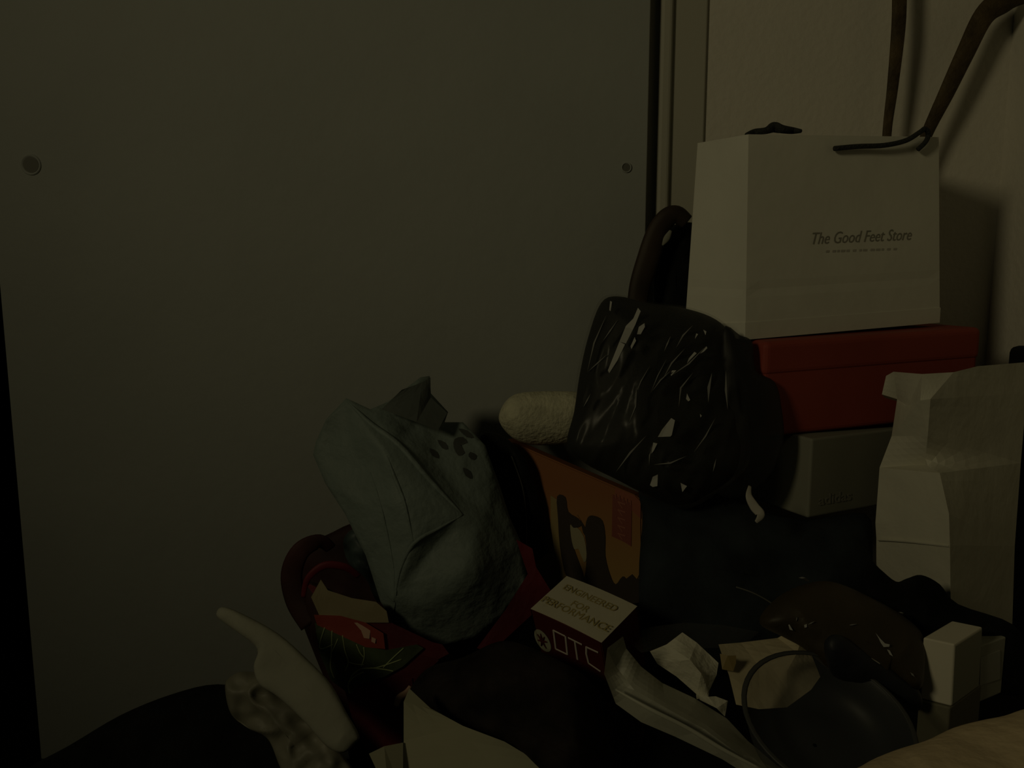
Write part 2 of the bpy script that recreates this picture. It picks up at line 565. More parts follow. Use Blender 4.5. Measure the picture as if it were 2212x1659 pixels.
# white shopping bag
YL, YR = 1.02, 1.115
FL0, FL1 = at(1610, 734, YL), at(1617, 290, YL)
FR0, FR1 = at(2030, 697, YR), at(2028, 296, YR)
sv = at(1478, 735, 1.135) - FL0
BL0, BL1 = FL0 + Vector((sv.x, sv.y, 0)), at(1507, 309, 1.13)
BR0, BR1 = FR0 + (BL0 - FL0), FR1 + (BL1 - FL1)
t = thing('shopping_bag', 'white paper shopping bag with black rope handles and store lettering', 'bag', (FL0 + FR0) / 2)
bm = bmesh.new()
def wallgrid(bm, a0, b0, a1, b1, bul, nu=16, nv=24, crease=None):
    nrm = (b0 - a0).cross(a1 - a0).normalized()
    rows = []
    for j in range(nv + 1):
        row = []
        for i in range(nu + 1):
            u, v = i / nu, j / nv
            p = a0.lerp(b0, u).lerp(a1.lerp(b1, u), v)
            k = bul * math.sin(u * math.pi) * math.sin(v * math.pi)
            if crease and abs(v - crease) < 0.5 / nv: k -= 0.0007 * (1 if 0 < i < nu else 0)
            row.append(bm.verts.new(p + nrm * k))
        rows.append(row)
    for j in range(nv):
        for i in range(nu):
            bm.faces.new((rows[j][i], rows[j][i + 1], rows[j + 1][i + 1], rows[j + 1][i]))
wallgrid(bm, FL0, FR0, FL1, FR1, 0.0012, crease=0.25)
wallgrid(bm, BL0, FL0, BL1, FL1, -0.003, crease=0.27)
wallgrid(bm, BR0, BL0, BR1, BL1, 0.003)
wallgrid(bm, FR0, BR0, FR1, BR1, -0.003)
bm.faces.new([bm.verts.new(p) for p in (FL0, FR0, BR0, BL0)])
bmesh.ops.remove_doubles(bm, verts=bm.verts, dist=0.0005)
bmesh.ops.solidify(bm, geom=bm.faces[:], thickness=0.0012)
bag_skin = link('paper_body', bm, M['bag_front'], t)
U, V, n = plane3(FL0, FR0, FL1)
Uh = U
off = 0.0018
TR = (on_plane(1967, 508, FL0, n) - on_plane(1757, 517, FL0, n)).normalized()
TV = n.cross(TR)
if TV.z < 0: TV = -TV
text('lettering', 'The Good Feet Store', on_plane(1861, 512, FL0, n), TR, TV, n, 0.0215, M['ink'], t, shear=0.35, sx=0.86, off=off, bold=-0.0001, onto=bag_skin)
bsk = skin(bag_skin)
random.seed(9)
bm = bmesh.new()
xq = 1784
while xq < 1932:
    wq = random.choice((5, 7, 9))
    yq = 543 - (xq - 1784) * 0.035
    q = [bm.verts.new(bsk(x, y, .0005)) for x, y in ((xq, yq + 2.5), (xq + wq, yq + 2.3), (xq + wq + 1, yq - 2.5), (xq + 1, yq - 2.3))]
    bm.faces.new(q)
    xq += wq + random.choice((3, 3, 7))
link('small_print', bm, M['ink2'], t)
hp = [(1797, 322), (1845, 318), (1900, 316), (1945, 306), (1975, 288), (1986, 281), (1995, 292), (1991, 308), (1977, 324)]
link('rope_handle', tube_bm([on_plane(x, y, FL0, n) + n * (0.0045 + 0.005 * math.sin(i / 8 * math.pi)) for i, (x, y) in enumerate(hp)], 0.0032), M['rope'], t, True)
hp = [(1612, 291), (1630, 285), (1655, 282), (1672, 275), (1690, 279), (1712, 282), (1730, 283)]
rr = [.0025, .004, .0045, .007, .0055, .0045, .0025]
link('rope_handle', tube_bm([at(x, y, 1.10 + 0.01 * (i % 2)) for i, (x, y) in enumerate(hp)], rr), M['rope'], t, True)

# ------------------------------------------------------------ straps hanging from above into the bag
t = thing('hanging_strap', 'dark brown strap hanging down in two strands behind the white shopping bag top', 'strap', at(1960, 290, 1.19))
sp_ = [(1944, -120), (1943, 0), (1940, 70), (1928, 190), (1916, 290), (1912, 420)]
link('strand', tube_bm([at(x, y, 1.255) for x, y in sp_], [.0115, .0110, .0105, .0085, .0070, .0070], flat=0.35), M['strap'], t, True)
sp_ = [(2330, -40), (2212, -12), (2165, 4), (2125, 35), (2085, 115), (2045, 200), (2002, 290), (1960, 400)]
link('strand', tube_bm([at(x, y, 1.255) for x, y in sp_], [.012, .013, .017, .0155, .0140, .0120, .0090, .0080], flat=0.35), M['strap'], t, True)

# ------------------------------------------------------------ dark brown handbag behind the wrapped bundle
t = thing('handbag', 'dark brown handbag with an arched handle, left of the white shopping bag', 'handbag', at(1430, 900, 1.22))
link('body', pillow_bm([(1405, 560), (1420, 520), (1450, 490), (1480, 480), (1510, 500), (1530, 640), (1530, 1100), (1400, 1100), (1390, 720), (1412, 650)], 1.235, .025, .03, spine=[(1460, 560), (1460, 1000)], amp=0.003), M['black_cloth'], t, True)
hp = [(1372, 690), (1382, 620), (1400, 560), (1418, 505), (1440, 472), (1462, 464), (1484, 480)]
link('handle', tube_bm([at(x, y, 1.185) for x, y in hp], [.0135, .0155, .0165, .0155, .0145, .013, .011], flat=0.4), M['leather'], t, True)
link('clasp', tube_bm([at(x, y, 1.16) for x, y in [(1449, 498), (1440, 515), (1431, 530)]], [.002, .0045, .001], flat=.4), M['grey_box'], t, True)

# ------------------------------------------------------------ black bundle in clear film
OLB = [(1298, 655), (1335, 640), (1400, 655), (1470, 664), (1535, 684), (1572, 715), (1585, 770), (1600, 850), (1612, 930), (1610, 1000), (1560, 1050), (1480, 1095), (1400, 1070), (1330, 1035), (1262, 1000), (1225, 960), (1240, 890), (1252, 810), (1270, 730)]
YB = lambda x, y: 1.02 - (y - 650) * 0.00018
t = thing('wrapped_bundle', 'black bundle wrapped in shiny creased clear plastic, upright in the middle of the pile', 'bundle', at(1430, 1080, .98))
link('contents', pillow_bm(OLB, lambda x, y: YB(x, y) + .02, .05, .06, spine=[(1420, 760), (1420, 950)], amp=0.006, freq=(34, 10, 12), ang=-0.45, power=.6), M['black_gloss'], t, True)
OLF = [((x - 1425) * 1.035 + 1425, (y - 860) * 1.02 + 860) for x, y in OLB]
link('plastic_film', pillow_bm(OLF, YB, .055, .05, spine=[(1420, 760), (1420, 950)], amp=0.007, freq=(40, 10, 9), seed=3, ang=-0.45, rings=28, n=8, power=.6), M['film'], t, True)
link('loose_film', pillow_bm([(1560, 715), (1600, 725), (1625, 740), (1634, 800), (1674, 826), (1688, 880), (1692, 955), (1660, 1030), (1600, 1075), (1540, 1050), (1560, 900)], lambda x, y: .985 - (y - 900) * .0001, .012, .008, spine=[(1600, 790), (1630, 960)], amp=.0015, freq=(40, 10, 14), seed=41, rings=14), M['smoke_film'], t, True)
YG = skin([o for o in t.children if o.name.startswith('plastic_film')][0])
random.seed(4)
glints('crease_glint', [
    [(1318, 650), (1322, 652), (1319, 672), (1316, 670)],
    [(1378, 665), (1384, 672), (1372, 702), (1352, 742), (1338, 738), (1352, 704), (1368, 688)],
    [(1338, 738), (1350, 744), (1334, 778), (1316, 806), (1313, 800), (1326, 768)],
    [(1392, 698), (1393, 706), (1384, 722), (1376, 722), (1380, 706)],
    [(1371, 728), (1374, 736), (1364, 754), (1362, 748)],
    [(1450, 903), (1458, 908), (1451, 940), (1448, 943), (1421, 944), (1430, 928)],
    [(1411, 956), (1420, 958), (1412, 974), (1407, 980)],
    [(1484, 850), (1491, 864), (1487, 867), (1482, 862)],
    [(1526, 748), (1528, 752), (1520, 760), (1512, 764)],
    [(1500, 760), (1505, 763), (1492, 776), (1484, 785), (1488, 774)],
    [(1410, 1030), (1421, 1025), (1420, 1050), (1410, 1052), (1404, 1048)],
    [(1470, 1043), (1484, 1050), (1474, 1063)],
    [(1519, 712), (1526, 716), (1524, 724)],
    [(1504, 720), (1508, 722), (1501, 732)],
    [(1512, 894), (1516, 898), (1513, 902)],
    [(1452, 800), (1461, 800), (1450, 812), (1448, 808)],
], YG, M['film_facet'], t)
glints('fine_glint', [
    sliver(1310, 680, 1268, 805, 1.6, 6), sliver(1312, 765, 1270, 803, 1.4), sliver(1376, 838, 1358, 915, 1.2, -6),
    sliver(1497, 702, 1460, 752, 1.6, 4), sliver(1480, 752, 1430, 822, 1.6, 5), sliver(1450, 800, 1408, 846, 1.3, 3), sliver(1525, 748, 1445, 815, 1.5, -5),
    sliver(1497, 805, 1466, 880, 1.8, 12), sliver(1545, 903, 1498, 978, 1.5, -3), sliver(1483, 985, 1410, 1004, 1.6, -6), sliver(1410, 965, 1402, 1004, 1.3, 3),
    sliver(1397, 940, 1330, 1020, 2.0, 3), sliver(1276, 850, 1260, 880, 1.4), sliver(1547, 990, 1540, 1020, 1.4), sliver(1449, 725, 1434, 760, 1.4),
    sliver(1404, 790, 1370, 860, 1.0, 3), sliver(1440, 775, 1405, 850, 1.0, 2), sliver(1538, 805, 1530, 870, 3.2, 3), sliver(1568, 800, 1572, 885, 2.5, 2), sliver(1335, 690, 1300, 740, 1.4),
], YG, M['film_line'], t)

# ------------------------------------------------------------ cream fleece roll
bm = pillow_bm([(1078, 908), (1084, 880), (1102, 858), (1130, 848), (1200, 845), (1262, 850), (1285, 880), (1280, 930), (1250, 955), (1180, 962), (1130, 957), (1098, 938)], 1.17, .036, .036, spine=[(1132, 903), (1232, 903)], amp=.0012, freq=(60, 50, 60), ridged=False, rings=24, n=8)
tag(link('fleece_roll', bm, M['fleece'], None, True), 'rolled cream fleece with a rounded end, left of the plastic-wrapped black bundle', 'fleece roll')

# ------------------------------------------------------------ dark navy and black fabric in the middle
bm = pillow_bm([(1385, 1050), (1480, 1040), (1600, 1060), (1650, 1105), (1745, 1122), (1870, 1110), (1885, 1200), (1880, 1300), (1870, 1400), (1760, 1440), (1500, 1430), (1395, 1390), (1380, 1250), (1388, 1120)], lambda x, y: 1.02 - (y - 1080) * 0.00035, .05, .12, spine=[(1500, 1220), (1780, 1270)], amp=0.007, freq=(14, 8, 14), seed=2, rings=22)
t = thing('duffel_bag', 'dark navy soft bag slumped in the middle of the pile below the black bundle', 'bag', at(1620, 1400, .95))
link('body', bm, M['navy'], t, True)
link('piping', tube_bm([at(x, y, Yq) for x, y, Yq in [(1590, 1268, .868), (1625, 1280, .862), (1662, 1300, .858), (1690, 1322, .854)]], 0.0008), M['film_line'], t, True)
bm = tube_bm([at(x, y, Yq) for x, y, Yq in [(1620, 1050, .925), (1618, 1072, .915), (1630, 1095, .91), (1643, 1112, .905), (1633, 1128, .90)]], [.002, .004, .0055, .005, .002], flat=.25)
tag(link('plastic_tie', bm, M['ink2'], None, True), 'short pale plastic strip curling beside the corner of the grey shoe box', 'strip')
bm = pillow_bm([(1878, 1210), (1900, 1228), (1935, 1256), (1958, 1250), (1990, 1242), (2030, 1262), (2070, 1305), (2190, 1350), (2215, 1420), (2212, 1500), (2060, 1480), (1960, 1420), (1890, 1330), (1870, 1260)], .84, .012, .012, spine=[(1990, 1380), (2120, 1460)], amp=0.006, freq=(18, 10, 18), seed=5)
tag(link('black_fabric', bm, M['black_cloth'], None, True), 'crumpled black fabric in front of the foot of the cream paper bag', 'fabric')

# ------------------------------------------------------------ cream paper bag on the right
t = thing('paper_bag', 'tall cream paper bag with a creased side fold and rolled top, at the right edge', 'bag', at(2060, 1380, .90))
V = [(1905, 852, .97), (1914, 812, .965), (1930, 803, .95), (1992, 808, .90), (2060, 804, .91), (2112, 791, .93), (2222, 782, .985),
     (1938, 862, .965), (1962, 878, .93), (1988, 865, .89), (2010, 862, .885), (2218, 850, .985),
     (1926, 942, .955), (2004, 942, .90), (1900, 1010, .96), (1998, 1003, .925), (2030, 1022, .885), (1891, 1130, .96), (2050, 1110, .87), (1893, 1162, .96), (2052, 1178, .865),
     (2205, 1000, .985), (2192, 1180, .98), (2184, 1435, .975), (2056, 1475, .90), (1903, 1300, .985), (1893, 1405, 1.0)]
side = [(0, 1, 2, 7), (7, 2, 3, 8), (8, 3, 9), (7, 8, 9, 12), (12, 9, 13), (12, 13, 15, 14), (14, 15, 16), (14, 16, 18, 17), (17, 18, 20, 19), (19, 20, 24, 26)]
front = [(3, 4, 10, 9), (4, 5, 11, 10), (5, 6, 11), (9, 10, 13), (10, 11, 21, 13), (13, 21, 16, 15), (16, 21, 22, 18), (18, 22, 20), (20, 22, 23, 24)]
bm = facet_bm(V, side + front, depth=0.055, cuts=4, amp=0.0015, freq=18, shrink=0.95)
link('paper_body', bm, M['paper_bag'], t)
bm = bmesh.new()
obj_f = tube_bm([at(1896, 1166, .955), at(1960, 1170, .915), at(2050, 1180, .866)], 0.0016, flat=.5)
bm.free()
link('bottom_fold', obj_f, M['paper_bag'], t)
# dark item past the bag at the frame edge
tag(link('black_case', box_bm((0.668, 1.04, TZ), (0.762, 1.09, 0.72), 0.01), M['trunk']), 'upright black case, a dark strip at the right edge past the cream paper bag', 'case')

# ------------------------------------------------------------ grey plastic grocery bag
t = thing('plastic_bag', 'crumpled grey plastic grocery bag standing tall on the left of the pile', 'bag', at(950, 1390, 1.0))
V = [(748, 860, 1.06), (800, 884, 1.05), (838, 868, 1.07), (908, 815, 1.10), (928, 812, 1.11), (931, 850, 1.10), (968, 890, 1.10), (950, 912, 1.08),
     (1000, 912, 1.08), (1048, 962, 1.06), (1078, 1045, 1.05), (1102, 1120, 1.04), (1132, 1185, 1.03), (1137, 1255, 1.02), (1092, 1335, 1.01), (1030, 1378, 1.0), (955, 1395, 1.0), (880, 1392, 1.0), (850, 1345, .99), (822, 1300, .99),
     (790, 1200, 1.0), (745, 1110, 1.02), (703, 1045, 1.04), (676, 982, 1.06), (682, 955, 1.06), (705, 905, 1.06),
     (862, 962, 1.015), (835, 985, 1.00), (1000, 1112, .985), (892, 1172, .965), (868, 1080, .975), (760, 1000, 1.035), (850, 1290, .965), (790, 1090, 1.00),
     (950, 1010, 1.03), (1010, 1230, .955), (930, 1310, .965), (880, 930, 1.05), (1040, 1120, 1.0), (940, 1180, .985)]
faces = [(25, 0, 31, 24), (24, 31, 23), (0, 1, 26, 27), (0, 27, 31), (23, 31, 33, 22), (22, 33, 21), (31, 27, 30, 33), (33, 30, 29, 20), (21, 33, 20), (20, 29, 32, 19), (19, 32, 18),
         (27, 26, 28, 30), (30, 28, 29), (1, 2, 37, 26), (2, 3, 37), (3, 4, 5, 37), (5, 6, 7, 37), (37, 7, 34, 26), (7, 8, 9, 34), (34, 9, 10, 38), (26, 34, 28), (34, 38, 28), (10, 11, 38),
         (38, 11, 12, 35), (28, 38, 35, 39), (28, 39, 29), (29, 39, 32), (39, 35, 36, 32), (35, 12, 13, 14), (35, 14, 15, 36), (36, 15, 16, 17), (32, 36, 17, 18)]
bm = facet_bm(V, faces, depth=0.08, cuts=7, amp=0.0032, freq=20, seed=3, shrink=0.85, relax=2)
gb = link('bag_body', bm, M['grey_plastic'], t, True)
gsk = skin(gb)
# torn peak standing up behind, the shade of its inside put into a darker plastic colour
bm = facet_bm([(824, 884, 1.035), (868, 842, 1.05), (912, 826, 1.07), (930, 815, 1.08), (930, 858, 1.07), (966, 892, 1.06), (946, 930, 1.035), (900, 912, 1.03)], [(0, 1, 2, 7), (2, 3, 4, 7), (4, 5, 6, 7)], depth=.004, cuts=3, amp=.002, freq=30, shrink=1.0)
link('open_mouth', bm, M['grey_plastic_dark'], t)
def ridge(pts, rads, m=M['grey_plastic'], nm='fold_ridge', sk=gsk, par=t, lift=-.0004):
    d = spline(pts, 4); r = spline([(q,) for q in rads], 4)
    P = [sk(x, y, lift) for x, y in d]
    link(nm, tube_bm(P, [max(.0002, q[0]) for q in r], n=1), m, par, True)
ridge([(836, 984), (852, 1030), (872, 1080), (884, 1130), (893, 1172)], [.0008, .0026, .002, .0018, .0008])
ridge([(800, 1020), (822, 1090), (838, 1160), (850, 1230), (852, 1300)], [.0006, .0016, .0020, .0018, .0008])
ridge([(748, 864), (800, 915), (862, 962), (930, 1040), (1000, 1112)], [.001, .0035, .004, .0035, .001])
ridge([(1000, 1112), (950, 1140), (893, 1175), (862, 1240), (852, 1320)], [.001, .002, .003, .002, .001])
for pl in ([(945, 950), (962, 956), (968, 970), (955, 968)], [(982, 948), (1000, 944), (1010, 956), (996, 960), (1004, 978), (990, 984), (980, 966)], [(990, 926), (1010, 930), (1024, 945), (1008, 944)], [(1016, 976), (1030, 984), (1024, 994), (1012, 986)], [(1000, 1010), (1016, 1018), (1020, 1034), (1006, 1028)], [(928, 968), (944, 976), (948, 990), (934, 984)]):
    patch('printed_mark', pl, gsk, M['print_dark'], t, .0008, 2)

# ------------------------------------------------------------ dark clear bag between grey bag and orange carton
bm = pillow_bm([(1035, 945), (1070, 935), (1110, 960), (1145, 1010), (1170, 1090), (1185, 1160), (1184, 1192), (1156, 1215), (1120, 1240), (1080, 1200), (1060, 1100), (1040, 1020)], lambda x, y: 1.125 - (y - 950) * .0001, .015, .010, spine=[(1090, 1020), (1130, 1180)], amp=.006, freq=(40, 14, 18), seed=8, rings=18)
t = thing('plastic_bag', 'dark see-through plastic bag hanging between the grey bag and the orange printed carton', 'bag', at(1130, 1250, 1.01))
link('bag_body', bm, M['black_gloss'], t, True)
link('crease', tube_bm([at(x, y, q) for x, y, q in [(1105, 985, 1.108), (1128, 1050, 1.098), (1136, 1110, 1.09), (1137, 1180, 1.085)]], 0.0009), M['film_line'], t, True)

# ------------------------------------------------------------ red patterned tote
YT = lambda x, y: 1.13 - (y - 1150) * 0.0003
t = thing('tote_bag', 'red shopping tote with a green leaf print, slumped under the grey plastic bag', 'tote', at(850, 1590, 1.05))
link('bag_body', pillow_bm([(618, 1230), (640, 1180), (700, 1158), (800, 1120), (1000, 1120), (1150, 1150), (1196, 1200), (1205, 1275), (1150, 1330), (1090, 1400), (1000, 1450), (900, 1480), (892, 1560), (860, 1640), (780, 1640), (735, 1540), (690, 1440), (650, 1340), (628, 1290)], lambda x, y: 1.20, .03, .04, spine=[(760, 1280), (1080, 1230)], amp=.005, freq=(16, 10, 16), seed=11, rings=22), M['tote_dark'], t, True)
link('front_pocket', pillow_bm([(655, 1262), (690, 1262), (760, 1300), (830, 1330), (850, 1385), (950, 1400), (990, 1440), (900, 1480), (892, 1560), (870, 1720), (780, 1720), (735, 1540), (690, 1440), (665, 1340)], lambda x, y: 1.0 - (y - 1250) * 0.00012, .012, .10, spine=[(720, 1350), (830, 1480), (835, 1600)], amp=.003, freq=(16, 10, 16), seed=12, rings=18), M['tote_dark'], t, True)
# front cloth panels, folded over the body
yl = lambda x, y: 0.965 - (y - 1250) * 0.00012 + (x - 700) * 0.00002
def sheet(name, px, m, amp=.0015, lift=0.0, parent=None, depth=.006, cuts=3, fs=None):
    V = [(x, y, yl(x, y) - lift) for x, y in px]
    return link(name, facet_bm(V, fs or [tuple(range(len(V)))], depth=depth, cuts=cuts, amp=amp, freq=25, shrink=1.0), m, parent or t)
sheet('side_cloth', [(1115, 1165), (1150, 1185), (1158, 1225), (1196, 1286), (1130, 1345), (1060, 1410), (1030, 1400), (1090, 1320), (1140, 1240)], M['tote_red'], lift=-.005)
sheet('red_panel', [(655, 1255), (690, 1300), (700, 1420), (760, 1500), (890, 1480), (955, 1420), (940, 1390), (870, 1400), (800, 1350), (690, 1290)], M['tote_red'], lift=0.0)
sheet('foot_panel', [(745, 1490), (890, 1465), (893, 1500), (876, 1545), (865, 1620), (790, 1620), (760, 1550)], M['tote_red'], lift=.002)
sheet('cream_band', [(693, 1252), (708, 1275), (760, 1292), (812, 1300), (835, 1320), (840, 1345), (790, 1345), (735, 1332), (690, 1330), (672, 1290)], M['tote_cream'], lift=.003)
sheet('label_band', [(678, 1328), (735, 1330), (790, 1345), (828, 1368), (832, 1402), (790, 1398), (740, 1375), (685, 1350)], M['tote_band'], lift=.005)
gp = sheet('leaf_panel', [(680, 1345), (740, 1372), (795, 1398), (835, 1404), (900, 1392), (915, 1400), (870, 1440), (830, 1462), (775, 1480), (755, 1500), (715, 1470), (690, 1410)], M['tote_green'], lift=.0045)
vsk = skin(gp)
for ln in ([(710, 1350), (716, 1400), (714, 1440), (722, 1465)], [(740, 1372), (745, 1405), (752, 1430), (745, 1450)], [(730, 1380), (722, 1398), (714, 1412)], [(786, 1398), (787, 1420), (780, 1440)], [(770, 1392), (778, 1410), (786, 1420)], [(752, 1430), (768, 1435), (786, 1436)],
           [(752, 1478), (760, 1460), (780, 1445), (815, 1442), (856, 1452)], [(872, 1400), (850, 1420), (828, 1442)], [(800, 1443), (830, 1446), (850, 1450)], [(755, 1498), (752, 1480), (765, 1462), (785, 1452)], [(682, 1362), (690, 1400), (690, 1420)]):
    bm = tube_bm([vsk(x, y, .0002) for x, y in ln], 0.0008, seg=6)
    link('leaf_vein', bm, M['vein'], gp, True)
lb = [o for o in t.children if o.name.startswith('label_band')][0]
for pl in ([(765, 1345), (782, 1345), (800, 1362), (798, 1380), (786, 1378), (780, 1362)], [(803, 1376), (812, 1380), (810, 1390), (802, 1386)]):
    O = skin(lb)(785, 1368, .001)
    decal('printed_mark', pl, O, (CAM - O).normalized(), M['pink'], lb, off=.0006)
link('strap', tube_bm([at(x, y, q) for x, y, q in [(668, 1350, .985), (640, 1300, .995), (630, 1240, 1.0), (650, 1190, 1.0), (690, 1170, 1.01), (715, 1185, 1.02)]], [.013, .014, .014, .012, .010, .008], flat=.2), M['tote_dark'], t, True)
link('strap', tube_bm([at(x, y, q) for x, y, q in [(655, 1290, .962), (665, 1250, .962), (700, 1222, .965), (745, 1225, .97), (775, 1245, .98)]], [.003, .004, .005, .005, .004], flat=.4), M['tote_red'], t, True)
link('trim_edge', tube_bm([at(x, y, yl(x, y) - .004) for x, y in [(856, 1525), (862, 1508), (878, 1496), (886, 1482)]], [.003, .0045, .004, .002], flat=.5), M['pink'], t, True)
sheet('print_corner', [(925, 1385), (955, 1392), (970, 1412), (945, 1425), (915, 1415)], M['tote_red'], lift=.004)

# blue-grey packet inside the tote
bm = pillow_bm([(742, 1165), (770, 1140), (800, 1160), (830, 1230), (850, 1290), (815, 1300), (790, 1250), (752, 1215)], 1.12, .02, .03, amp=.005, freq=(50, 10, 40), seed=4)
tag(link('packet', bm, mat('blue_grey_packet', (0.06, 0.085, 0.085), 0.5, 0.3, nscale=30, namt=.35), None, True), 'dull blue-grey packet poking out of the red tote beside the grey bag', 'packet')

# ------------------------------------------------------------ orange printed carton
A = at(1070, 945, 1.08); B = at(1386, 1078, 1.06); Dn = at(1386, 1262, 1.045)
A2 = at(1090, 948, 1.165)
U, V, n = plane3(A2, B, A2 + (B - Dn))
t = thing('printed_carton', 'orange carton with a dark cactus-like picture, leaning behind the small white-topped box', 'carton', on_plane(1300, 1290, A2, n))
cor = [(1090, 948), (1372, 1070), (1386, 1082), (1387, 1235), (1374, 1262), (1300, 1330), (1180, 1300), (1120, 1230)]
bm = bmesh.new()
f = bm.faces.new([bm.verts.new(on_plane(x, y, A2, n)) for x, y in cor])
r_ = bmesh.ops.extrude_face_region(bm, geom=[f])
for v in [x for x in r_['geom'] if isinstance(x, bmesh.types.BMVert)]: v.co -= n * 0.025
bmesh.ops.bevel(bm, geom=bm.edges[:], offset=0.002, segments=2, affect='EDGES')
link('carton_body', bm, M['orange'], t)
D = lambda nm, pl, m, o=.0008, sm=0: decal(nm, pl, A2, n, m, t, o, sm)
M['sil'] = mat('silhouette_print', (0.028, 0.018, 0.010), 0.7)
M['ochre'] = mat('ochre_print', (0.27, 0.20, 0.075), 0.6)
M['pale'] = mat('pale_print', (0.30, 0.27, 0.16), 0.6)
M['brick'] = mat('brick_print', (0.20, 0.045, 0.028), 0.6)
D('red_corner', [(1330, 1053), (1372, 1071), (1384, 1083), (1384, 1120), (1362, 1100), (1340, 1085), (1325, 1085)], mat('red_print', (0.27, 0.075, 0.035), .6), .0006)
D('ochre_ground', [(1190, 1070), (1212, 1085), (1218, 1230), (1230, 1290), (1195, 1290), (1160, 1235), (1190, 1200)], M['ochre'], .0008)
D('trunk_silhouette', [(1204, 1072), (1222, 1074), (1228, 1105), (1250, 1120), (1256, 1135), (1240, 1140), (1232, 1132), (1236, 1170), (1246, 1200), (1262, 1250), (1240, 1260), (1222, 1240), (1210, 1180), (1206, 1120)], M['sil'], .0012, 3)
D('pale_shape', [(1232, 1134), (1246, 1138), (1262, 1160), (1268, 1200), (1262, 1215), (1250, 1185), (1238, 1185)], M['pale'], .0010, 2)
D('cactus_silhouette', [(1270, 1118), (1284, 1114), (1302, 1125), (1308, 1160), (1308, 1200), (1318, 1240), (1330, 1262), (1345, 1245), (1355, 1255), (1360, 1290), (1300, 1320), (1225, 1280), (1240, 1245), (1262, 1250), (1268, 1190), (1264, 1150)], M['sil'], .0014, 3)
D('arm_silhouette', [(1248, 1112), (1254, 1122), (1260, 1150), (1266, 1160), (1270, 1148), (1262, 1135)], M['sil'], .0012)
D('ground_silhouette', [(1350, 1252), (1366, 1240), (1375, 1250), (1386, 1248), (1386, 1300), (1330, 1310), (1320, 1270)], M['sil'], .0013)
D('title_block', [(1324, 1068), (1365, 1088), (1364, 1180), (1348, 1170), (1322, 1158)], M['brick'], .0012)
M['brick2'] = mat('brick_stroke', (0.30, 0.10, 0.06), .6)
for k in range(5):
    y0 = 1082 + k * 17
    D('title_stroke', [(1335, y0), (1352, y0 + 6), (1352, y0 + 9), (1335, y0 + 3)], M['brick2'], .0018)
    D('title_stroke', [(1336, y0 + 3), (1339, y0 + 4), (1347, y0 + 16), (1344, y0 + 15)], M['brick2'], .0018)
for k in range(5):
    D('title_stroke', [(1330 + k * 8, 1066 + k * 3.5), (1332 + k * 8, 1067 + k * 3.5), (1332 + k * 8, 1077 + k * 3.5), (1330 + k * 8, 1076 + k * 3.5)], M['brick2'], .0018)

# ------------------------------------------------------------ small brace box with white top
A = at(1148, 1318, .865); B = at(1298, 1390, .800)
Dp = at(1226, 1247, .905)
U, V, n = plane3(A, B, Dp)
Dd = Dp - A
Wb = U.cross(Dd).normalized()
if Wb.z > 0: Wb = -Wb
t = thing('product_box', 'small maroon box with a white top reading engineered for performance', 'box', A + Wb * .07)
hb = 0.085
link('carton', obox(A, B - A, Dd, Wb * hb, 0.0012, 2), M['maroon'], t)
bm = bmesh.new()
Cc = B + Dd
P4 = [A - U * .001 , B + U * .001, Cc + U * .001, Dp - U * .001]
# lid sheet bows a little, proud of the carton
rows = []
for j in range(9):
    row = []
    for i in range(9):
        u, v = i / 8, j / 8
        p = P4[0].lerp(P4[1], u).lerp(P4[3].lerp(P4[2], u), v)
        row.append(bm.verts.new(p - Wb * (0.0015 + 0.002 * math.sin(u * math.pi))))
    rows.append(row)
for j in range(8):
    for i in range(8):
        bm.faces.new((rows[j][i], rows[j][i + 1], rows[j + 1][i + 1], rows[j + 1][i]))
bmesh.ops.solidify(bm, geom=bm.faces[:], thickness=0.0012)
lid = link('lid', bm, M['lid_white'], t)
nt_ = -Wb
offt = .0040
TV = Dd.normalized()
PO = A + nt_ * 0.0
def T(px, py, s, size, sx):
    text('lettering', s, on_plane(px, py, PO, nt_), U, TV, nt_, size, M['gold'], lid, sx=sx, off=offt, shear=0.0)
T(1275, 1297, 'ENGINEERED', 0.0125, 1.0)
T(1254, 1316, 'FOR', 0.0125, 1.0)
T(1243, 1331, 'PERFORMANCE', 0.0135, 1.0)
nf = Dd.normalized() * -1
fn = U.cross(Wb).normalized()
if fn.dot(CAM - A) < 0: fn = -fn
up_ = -Wb
for ch in ([(1196, 1361), (1222, 1374), (1226, 1413), (1201, 1401), (1196, 1361)], None, [(1293, 1409), (1267, 1397), (1267, 1412), (1272, 1432), (1298, 1450)]):
    bm = bmesh.new()
    for pl in ([ch] if ch else [[(1228, 1377), (1258, 1392)], [(1242, 1384), (1248, 1424)]]):
        for a_, b_ in zip(pl[:-1], pl[1:]):
            tube_bm([on_plane(*a_, A, fn) + fn * .0006, on_plane(*b_, A, fn) + fn * .0006], .0013, flat=.35, seg=8, n=1, bm=bm, up=fn)
    link('front_letter', bm, M['white_ink'], t)
bm = bmesh.new()
c = on_plane(1173, 1383, A, fn)
bm.faces.new([bm.verts.new(c + fn * .0008 + U * math.cos(k / 32 * 2 * math.pi) * .0120 + up_ * math.sin(k / 32 * 2 * math.pi) * .0165) for k in range(32)])
em = link('emblem', bm, mat('emblem_green_white', (0.40, 0.40, 0.28), .6), t)
for ang_ in (0.2, 0.9, 1.6, 2.4, 3.4, 4.2, 5.2):
    bm = tube_bm([c + fn * .0012 + (U * math.cos(ang_) * q * .72 + up_ * math.sin(ang_) * q) for q in (.001, .006, .011)], [.0016, .0012, .0007], seg=6, n=3)
    link('emblem_mark', bm, M['maroon'], em)

